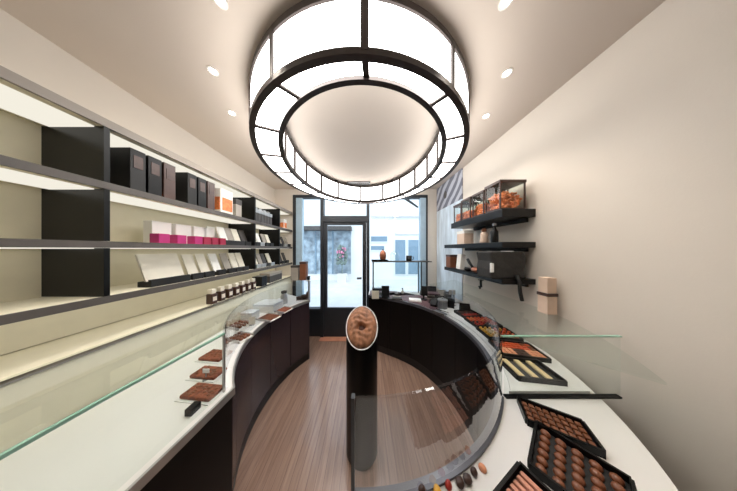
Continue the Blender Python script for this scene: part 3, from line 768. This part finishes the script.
fill(x, y, FZ, R(-6), .235, .165, 0, [(-.11, .0, -.078, .078, 3, 5, 'egg', [('yellow', 'yellow bonbon in the third case tray'), ('yellow', 'yellow bonbon in the third case tray'), ('cream_b', 'pale bonbon in the third case tray')], 'bonbon'), (.0, .11, -.01, .078, 3, 2, 'egg', [('vermil', 'orange bonbon in the third case tray'), ('yellow', 'yellow bonbon in the third case tray')], 'bonbon'),
     (.0, .11, -.078, -.01, 3, 2, 'egg', [('cream_b', 'pale bonbon in the third case tray'), ('vermil', 'orange bonbon in the third case tray')], 'bonbon')], 0, 'third case tray bonbons')
x, y = 1.105, 1.415
tray('black tray of red and orange bonbons, fourth in the right glass case', x, y, .23, .17, FZ, R(0), GRP)
fill(x, y, FZ, 0, .23, .17, 0, [(-.108, .108, .0, .08, 6, 3, 'egg', [('vermil', 'vermilion bonbon in the back of the fourth case tray'), ('vermil', 'vermilion bonbon in the back of the fourth case tray'), ('orange', 'orange bonbon in the back of the fourth case tray')], 'bonbon'), (-.108, .108, -.08, .0, 6, 3, 'egg', [('red', 'red bonbon in the front of the fourth case tray'), ('choc', 'dark bonbon in the front of the fourth case tray')], 'bonbon')], 0, 'fourth case tray bonbons')
x, y = 1.095, 1.6
tray('black tray of dark red chocolates, farthest in the right glass case', x, y, .2, .15, FZ, R(6), GRP)
fill(x, y, FZ, R(6), .2, .15, 0, [(-.09, .09, .0, .07, 6, 2, 'dome', 'choc', 'dark dome chocolate in the farthest case tray', 'chocolate'), (-.09, .09, -.07, .0, 6, 2, 'dome', 'red', 'dark red dome in the farthest case tray', 'chocolate')], 0, 'farthest case tray chocolates')
# trays on the open white counter near the camera
GRP = 'black trays on the open white counter'
def near(a, rad, ln, wd, label, spec, group, dr=0):
    x, y = pol(rad, a); rz = R(a+dr)
    tray(label, x, y, wd, ln, DZ, rz, GRP)
    fill(x, y, DZ, rz, wd, ln, 0, spec, 0, group)
near(-45.2, 1.125, .11, .19, 'black tray of dark pralines just in front of the glass divider', [(-.088, .088, -.048, .048, 8, 4, 'mini', 'milk', 'milk praline in the tray just before the glass divider', 'praline')], 'pralines before the divider', 14)
near(-53.6, 1.165, .2, .19, 'black tray of brown domes at the right photo edge, between two trays', [(-.088, .088, -.094, .094, 5, 6, 'dome', 'milk', 'brown dome in the middle tray on the open counter', 'praline')], 'domes on the open counter')
near(-65.2, 1.15, .18, .19, 'black tray of pink chocolate sticks in the lower right corner', [(-.09, .09, -.082, .082, 3, 8, 'stick', 'pink', 'pink chocolate stick in the lower right tray', 'chocolate')], 'sticks on the open counter')
near(-73.5, 1.17, .14, .19, 'black tray of dark bonbons at the bottom photo edge', [(-.088, .088, -.062, .062, 6, 5, 'dome', 'choc', 'dark dome in the tray at the bottom photo edge', 'praline')], 'domes at the bottom edge')
# the row of single pralines
row = [(422, 490, 'egg', 'choc', 'dark brown bonbon cut by the bottom edge, first of the curved row'), (437, 488, 'dome', 'yellow', 'yellow bonbon in the curved row on the white counter'),
       (448.5, 485, 'egg', 'red', 'red bonbon in the curved row on the white counter'), (460, 482, 'rock', 'choc', 'dark rocher right of the red bonbon in the curved row'),
       (467.5, 478.5, 'rock', 'choc', 'dark rocher in the middle of the curved row, third from its right end'), (474, 471.5, 'egg', 'choc', 'dark upright bonbon second from the right end of the curved row'), (482.5, 466, 'dome', 'peach', 'peach topped bonbon at the right end of the curved row')]
for px, py, kd, m_, l in row:
    o = put(kd, m_, (*P(px, py+3, DZ), DZ), R(random.uniform(0, 60)), l, 'bonbon', 'single bonbons in a curved row'); o.scale = (.85, .85, .72)

# ------------------------------------------------------------------ right wall: mirror and shelves
mr = thing('wall_print', 'tall printed wall panel with grey streaks above and pale blue white below, beside the window', 'wall panel', (WR, 2.28, .9))
MB().box(WR-.012, WR-.0005, 1.945, 2.632, .87, 2.2).build('lower_print', M['printlo'], mr, True)
MB().box(WR-.012, WR-.0005, 1.945, 2.632, 2.2005, 2.597).build('upper_print', M['printup'], mr, True)
ds = MB().lathe([(0, 0), (.05, 0), (.05, .001), (0, .001)], 20).build('dark_spot', M['dgrey'], mr)
ds.location = (-.0125, .07, 1.5); ds.rotation_euler = (0, R(-90), 0); ds.scale = (1.2, .9, 1)
RSX = 1.02
def wshelf(label, y0, y1, z0, z1, x0=RSX):
    t = thing('wall_shelf', label, 'shelf', (WR-.12, (y0+y1)/2, z0), 0, 'black shelves on the right wall')
    MB().box(x0, WR-.001, y0, y1, z0, z1, .003).build('board', M['black'], t, True)
    MB().box(WR-.02, WR-.001, y0+.05, y1-.05, z0-.03, z0).build('bracket_rail', M['blackm'], t, True)
    return t
wshelf('thick black wall shelf on the right carrying the glass boxes, topmost', 1.114, 1.78, 1.79, 1.85)
wshelf('thick black wall shelf on the right wall, middle one', 1.114, 1.93, 1.56, 1.603)
wshelf('thick black wall shelf on the right holding the dark bag, lowest', 1.114, 1.93, 1.285, 1.325)
def gjar(w, d, h):
    def mk():
        t = thing('glass_box_jar', '', 'jar')
        MB().box(-w/2, w/2, -d/2, -d/2+.004, .012, h-.022).box(-w/2, w/2, d/2-.004, d/2, .012, h-.022).box(-w/2, -w/2+.004, -d/2+.004, d/2-.004, .012, h-.022).box(w/2-.004, w/2, -d/2+.004, d/2-.004, .012, h-.022).build('glass_body', M['glass'], t)
        MB().box(-w/2-.008, w/2+.008, -d/2-.008, d/2+.008, h-.022, h, .003).build('lid', M['choc'], t)
        MB().box(-w/2-.003, w/2+.003, -d/2-.003, d/2+.003, 0, .012).build('base', M['choc'], t)
        for sx in (-1, 1):
            for sy in (-1, 1): MB().box(sx*w/2-.004, sx*w/2+.004, sy*d/2-.004, sy*d/2+.004, .012, h-.022).build('corner_post', M['choc'], t)
        return t
    return mk
def chips(x, y, z, w, d, h, label, rng):
    q = MB(); random.seed(rng)
    for i in range(230):
        q.obox((random.uniform(-.5, .5)*(w-.03), random.uniform(-.5, .5)*(d-.03), .016+random.random()**1.1*(h-.016)), (.038, .026, .014), random.uniform(0, 3), random.uniform(-.7, .7), random.uniform(-.7, .7), .003)
    o = q.build('candied_peel', M['orange'], loc=(x, y, z)); tag(o, label, 'candy', None, 'stuff')
JW, JD, JH = .185, .135, .225
jl = ['large glass box jar with dark lid at the near end of the top right shelf', 'glass box jar second from the near end of the top right shelf', 'glass box jar third from the near end of the top right shelf', 'glass box jar at the window end of the top right shelf']
for i, (y, s) in enumerate(((1.205, 1), (1.375, .96), (1.54, .96), (1.69, .9))):
    o = gjar(JW*s, JD*s, JH*s)() if i in (0, 1, 3) else None
    if o is None: o = dup(prev, (1.125, y, 1.85))
    prev = o
    o.location = (1.125 if i else 1.118, y, 1.85); o['label'] = jl[i]; o['group'] = 'glass box jars on the top right shelf'
    chips(o.location.x, y, 1.85, JW*s-.014, JD*s-.014, (.14, .1, .09, .09)[i], 'orange candied peel filling the %s' % ('large near glass jar', 'second glass jar', 'third glass jar', 'glass jar nearest the window')[i], 20+i)
# middle shelf goods
z2, z3 = 1.603, 1.325
t = thing('gift_box', 'pale blush box on the middle right shelf, toward the window', 'box', (1.08, 1.62, z2))
MB().box(-.05, .05, -.06, .06, 0, .11, .003).build('body', M['parcel'], t); MB().box(-.052, .052, -.062, .062, .11, .14, .003).build('lid', M['white'], t)
t = thing('figurine', 'small pale and brown figurine on the middle right shelf beside the dark bottle', 'figurine', (1.08, 1.36, z2))
MB().lathe([(0, 0), (.03, 0), (.034, .02), (.026, .05), (.03, .075), (.02, .1), (0, .105)], 18).build('body', M['parcel'], t, smooth=True)
MB().ball((0, 0, .115), (.02, .02, .022), 2).build('head', M['brownbox'], t, smooth=True)
t = thing('bottle', 'slim dark bottle on the middle right shelf', 'bottle', (1.07, 1.24, z2))
MB().lathe([(0, 0), (.024, 0), (.026, .01), (.026, .09), (.012, .115), (.011, .14), (0, .14)], 18).build('glass_body', M['black'], t, smooth=True)
MB().lathe([(0, .14), (.013, .14), (.013, .16), (0, .162)], 16).build('cap', M['steel'], t)
# low shelf goods
bg = thing('tote_bag', 'big charcoal bag with dangling strap on the lowest right shelf', 'bag', (1.08, 1.2, z3))
q = MB().box(.945, 1.205, 1.125, 1.27, z3, z3+.205, .012)
bm_ = q.bm
bmesh.ops.subdivide_edges(bm_, edges=bm_.edges[:], cuts=2, use_grid_fill=True)
for vv in bm_.verts:
    vv.co.x += .006*math.sin(vv.co.z*40); 
    if vv.co.y < 1.15: vv.co.y += .004*math.sin(vv.co.x*50+vv.co.z*30)
q.build('body', M['tote'], bg, True, smooth=False)
MB().box(.935, .95, 1.115, 1.124, z3+.05, z3+.12, .002).box(.938, .955, 1.11, 1.126, z3+.052, z3+.118, .002).build('white_tag', M['paper'], bg, True)
MB().tube([(1.13, 1.118, z3+.03), (1.132, 1.1, z3-.02), (1.137, 1.1, z3-.09), (1.152, 1.1, z3-.155)], .011, 8).build('strap', M['blackm'], bg, True, smooth=True)
MB().obox((1.09, 1.15, z3+.208), (.06, .05, .006), .3).build('paper_top', M['paper'], bg, True)
t = thing('brown_box', 'brown box on the lowest right shelf at its window end', 'box', (1.08, 1.86, z3))
MB().box(-.05, .05, -.05, .05, 0, .13, .003).build('body', M['brownbox'], t); MB().box(-.052, .052, -.052, .052, .13, .155, .003).build('lid', M['choc'], t)
t = thing('leaning_pack', 'white pack beside the brown box on the lowest right shelf', 'pack', (1.06, 1.66, z3))
MB().obox((0, 0, .085), (.05, .07, .165), ry=R(6), bev=.003).build('wrapper', M['white'], t); MB().obox((-.027, 0, .03), (.004, .06, .03)).build('paper_label', M['parcel'], t)
t = thing('copper_scoop', 'copper scoop with black handle on the lowest right shelf beside the bag', 'scoop', (1.06, 1.42, z3))
MB().ball((0, -.02, .03), (.05, .08, .028), 3).build('bowl', M['copper'], t, smooth=True)
MB().tube([(-.0, .05, .04), (0, .1, .085), (0, .13, .12)], .014).build('handle', M['black'], t, smooth=True)
t = thing('small_dish', 'small black dish on the lowest right shelf left of the copper scoop', 'dish', (1.06, 1.54, z3))
MB().lathe([(0, 0), (.025, 0), (.042, .022), (.039, .022), (.023, .005), (0, .005)], 20).build('bowl', M['black'], t, smooth=True)
t = thing('wall_hook', 'small black hook below the lowest right shelf', 'hook', (WR-.1, 1.42, 1.24))
MB().tube([(1.05, 1.36, 1.272), (1.05, 1.36, 1.235), (1.045, 1.35, 1.21), (1.03, 1.345, 1.2), (1.02, 1.34, 1.215)], .009).build('hook', M['black'], t, True, smooth=True)
MB().box(1.035, 1.065, 1.345, 1.375, 1.266, 1.272).build('plate', M['black'], t, True)
# banded parcel on the closed glass top
t = thing('parcel_box', 'tall blush carton with a dark band at the right photo edge', 'carton', (1.2, .99, GZ-.002))
MB().box(-.03, .035, -.028, .028, 0, .115, .003).box(-.028, .033, -.026, .026, .135, .235, .003).build('body', M['parcel'], t)
MB().box(-.033, .038, -.031, .031, .115, .135, .002).build('band', M['choc'], t)

# ------------------------------------------------------------------ register end of the right counter
dsp = thing('glass_display_case', 'clear glass display box in the right shop window with thin dark frame', 'display case', (.5, 2.4, DZ))
x0, x1, yA, yB, zb = .13, .875, 2.33, 2.46, 1.345
q = MB()
for x in (x0, x1):
    for y in (yA, yB): q.box(x-.007, x+.007, y-.007, y+.007, DZ, zb)
q.build('frame_posts', M['frame'], dsp, True)
MB().box(x0-.02, x1+.16, yA-.012, yB+.012, zb, zb+.014).build('top_board', M['dgrey'], dsp, True)
MB().box(x0+.008, x1-.008, yA-.002, yA+.002, DZ+.004, zb).build('front_pane', M['glass'], dsp, True)
MB().box(x0, x1, yA-.005, yB+.005, DZ, DZ+.004).build('base', M['white'], dsp, True)
zc = zb+.014
t = thing('black_tray', 'flat black tray on the glass display box in the right window', 'tray', (.235, 2.39, zc))
MB().box(-.13, .13, -.05, .05, 0, .008, .002).build('base', M['black'], t); MB().box(-.13, .13, -.05, -.045, .008, .02).box(-.13, .13, .045, .05, .008, .02).build('rim', M['black'], t)
t = thing('copper_pod', 'copper coloured cocoa pod ornament standing on the black tray', 'ornament', (.285, 2.39, zc+.008))
MB().lathe([(0, 0), (.03, 0), (.05, .03), (.056, .08), (.045, .13), (.02, .16), (0, .165)], 24).build('body', M['copper'], t, smooth=True)
MB().cyl((0, 0), .008, .16, .18, 10).build('stem', M['choc'], t)
t = thing('glass_bell', 'clear glass cloche on the window display box', 'cloche', (.47, 2.39, zc))
MB().lathe([(.068, 0), (.07, .0), (.07, .1), (.05, .14), (0, .155), (0, .151), (.048, .137), (.067, .1)], 28).build('dome', M['glass'], t, smooth=True)
MB().ball((0, 0, .165), (.012, .012, .012), 2).build('knob', M['glass'], t, smooth=True)
t = thing('mug', 'small dark mug on the window display box', 'mug', (.7, 2.39, zc))
MB().lathe([(0, 0), (.04, 0), (.045, .01), (.045, .085), (.041, .085), (.04, .012), (0, .012)], 24).build('bowl', M['blackm'], t, smooth=True)
MB().tube([(.043, 0, .07), (.07, 0, .065), (.072, 0, .03), (.043, 0, .02)], .006).build('handle', M['blackm'], t, smooth=True)
# register clutter
zm = DZ+.004
t = thing('cash_register', 'black cash register with cream base by the window display box', 'register', (.19, 2.2, DZ))
MB().box(.1, .2, 2.15, 2.25, zm, zm+.115, .004).build('drawer_unit', M['ivory'], t, True)
MB().box(.105, .25, 2.16, 2.24, zm+.115, zm+.14, .003).build('top_plate', M['black'], t, True)
MB().obox((.30, 2.2, zm+.09), (.11, .03, .17), rx=R(-12), bev=.004).build('screen', M['black'], t, True)
MB().box(.27, .33, 2.17, 2.25, zm, zm+.012).build('foot', M['black'], t, True)
t = thing('tablet', 'black tablet on a stand at the right end of the window display box', 'tablet', (.83, 2.1, zm))
MB().obox((0, 0, .13), (.085, .012, .13), rz=R(-20), rx=R(-16), bev=.003).build('screen', M['black'], t)
MB().obox((0, .02, .04), (.02, .014, .085), rz=R(-20)).build('stem', M['blackm'], t)
MB().cyl((0, .02), .045, 0, .01, 20).build('foot', M['blackm'], t)
t = thing('paper_pad', 'white paper pad lying on the right counter by the register', 'paper pad', (*P(415, 299, zm+.02), zm), R(-15))
MB().box(-.08, .08, -.06, .06, 0, .02, .002).build('sheets', M['paper'], t); MB().box(-.08, .08, .045, .062, .001, .024).build('binding', M['dgrey'], t)
t = thing('ribbon_roll', 'dark roll of ribbon on the right counter behind the paper pad', 'ribbon', (*P(397, 293, zm+.03), zm))
MB().lathe([(.016, 0), (.04, 0), (.04, .03), (.016, .03)], 20).build('ribbon', M['dgrey'], t); MB().lathe([(.014, 0), (.016, 0), (.016, .034), (.014, .034)], 16).build('core', M['white'], t)
t = thing('small_bottle', 'small white bottle on the right counter before the display box', 'bottle', (*P(402.5, 294, zm), zm))
MB().lathe([(0, 0), (.02, 0), (.022, .05), (.01, .065), (.01, .08), (0, .08)], 16).build('body', M['white'], t, smooth=True); MB().cyl((0, 0), .012, .08, .095, 12).build('cap', M['dgrey'], t)
t = thing('calculator', 'flat dark calculator on the right counter left of the paper pad', 'calculator', (*P(397, 298.5, zm), zm), R(-10))
MB().obox((0, 0, .012), (.14, .1, .02), rx=R(4), bev=.003).build('body', M['dgrey'], t); MB().obox((0, .025, .0245), (.12, .03, .004), rx=R(4)).build('screen', M['greyc'], t)
t = thing('bag_stack', 'pile of folded grey paper bags on the right counter behind the register tablet', 'bags', (.98, 2.16, zm), R(-25))
for i in range(4): MB().obox((random.uniform(-.01, .01), random.uniform(-.01, .01), .012+.022*i), (.17, .12, .02), random.uniform(-.2, .2), bev=.004).build('folded_bag', M[('greyc', 'dgrey', 'greyc', 'plum')[i]], t)
t = thing('steel_canister', 'round brushed steel canister among dark goods on the right counter', 'canister', (*P(442.5, 309, zm), zm))
MB().lathe([(0, 0), (.052, 0), (.052, .1), (0, .1)], 28).build('body', M['steel'], t); MB().lathe([(.0, .1), (.055, .1), (.055, .115), (.012, .12), (.012, .135), (0, .137)], 28).build('lid', M['silver'], t)
t = thing('card_reader', 'black card reader leaning left of the steel canister', 'card reader', (*P(434, 306, zm), zm), R(-40))
MB().obox((0, 0, .045), (.07, .09, .03), rx=R(35), bev=.005).build('body', M['black'], t); MB().obox((0, .02, .066), (.05, .03, .004), rx=R(35)).build('screen', M['greyc'], t); MB().box(-.035, .035, -.03, .05, 0, .014).build('foot', M['blackm'], t)
t = thing('black_box', 'upright black box right of the steel canister', 'box', (*P(451, 308.5, zm), zm), R(-30))
MB().box(-.035, .035, -.03, .03, 0, .12, .003).build('body', M['black'], t); MB().box(-.037, .037, -.032, .032, .1, .128, .003).build('lid', M['blackm'], t)
t = thing('flat_tray', 'flat grey tray at the counter edge before the steel canister', 'tray', (*P(440, 313, zm), zm), R(-55))
MB().box(-.07, .07, -.045, .045, 0, .008, .002).build('base', M['steel'], t); MB().box(-.07, .07, -.047, -.043, .004, .02).box(-.07, .07, .043, .047, .004, .02).build('rim', M['dgrey'], t)
for x_, y_, sx, sy, sz, m_, l in ((.92, 2.33, .12, .08, .1, 'dgrey', 'dark grey pouch in the pile behind the register, nearest the display box'), (1.05, 2.36, .13, .09, .13, 'blackm', 'black pouch in the pile behind the register, beside the printed panel'),
        (1.13, 2.22, .12, .1, .11, 'greyc', 'pale grey pouch in the pile behind the register, against the printed panel'), (1.0, 2.02, .11, .08, .09, 'blackm', 'black pouch lying before the grey bags on the right counter'),
        (1.14, 2.03, .12, .1, .14, 'dgrey', 'tall dark grey pouch against the printed panel above the right counter'), (.9, 1.98, .1, .07, .06, 'dgrey', 'low dark grey pouch beside the card reader'), (1.13, 1.7, .1, .08, .1, 'blackm', 'black pouch between the metal stand and the glass case')):
    t = thing('pouch', l, 'pouch', (x_, y_, zm), random.uniform(-.5, .5), 'dark pouches round the register')
    q = MB().box(-sx/2, sx/2, -sy/2, sy/2, 0, sz*.8, .008)
    for vv in q.bm.verts:
        if vv.co.z > sz*.5: vv.co.y *= .45
    q.build('body', M[m_], t); MB().box(-sx/2, sx/2, -.006, .006, sz*.78, sz, .002).build('folded_top', M[m_], t)
t = thing('wire_stand', 'tall thin metal display stand at the far end of the right glass case', 'stand', (1.08, 1.86, zm))
MB().cyl((0, 0), .035, 0, .008, 18).build('foot', M['steel'], t); MB().cyl((0, 0), .006, .008, .2, 10).build('rod', M['steel'], t); MB().box(-.04, .04, -.003, .003, .15, .21).build('card', M['greyc'], t)

# ------------------------------------------------------------------ daylight, camera, colour management
w = bpy.data.worlds.new('World'); sc.world = w; w.use_nodes = True
bgn = w.node_tree.nodes['Background']; bgn.inputs[0].default_value = (.80, .90, 1.0, 1); bgn.inputs[1].default_value = 2.3
L = bpy.data.lights.new('daylight_sun', 'SUN'); L.energy = 1.5; L.angle = R(10); L.color = (1, .97, .93)
o = bpy.data.objects.new('daylight_sun', L); COL.objects.link(o); o.rotation_euler = (R(42), 0, R(12)); o['kind'] = 'helper'
cam = bpy.data.cameras.new('camera'); co = bpy.data.objects.new('camera', cam); COL.objects.link(co)
co.location = (0, 0, EYE); co.rotation_euler = (R(90), 0, 0)
cam.sensor_fit = 'HORIZONTAL'; cam.sensor_width = 36; cam.lens = F/737*36
cam.shift_x = 3.5/737; cam.shift_y = 3.5/737; cam.clip_start = .02
sc.camera = co
vs = sc.view_settings
vs.view_transform = 'Standard'; vs.look = 'None'; vs.gamma = 1; vs.use_curve_mapping = False; vs.exposure = .1
sc.cycles.use_denoising = True
sc.cycles.max_bounces = 10; sc.cycles.transparent_max_bounces = 24
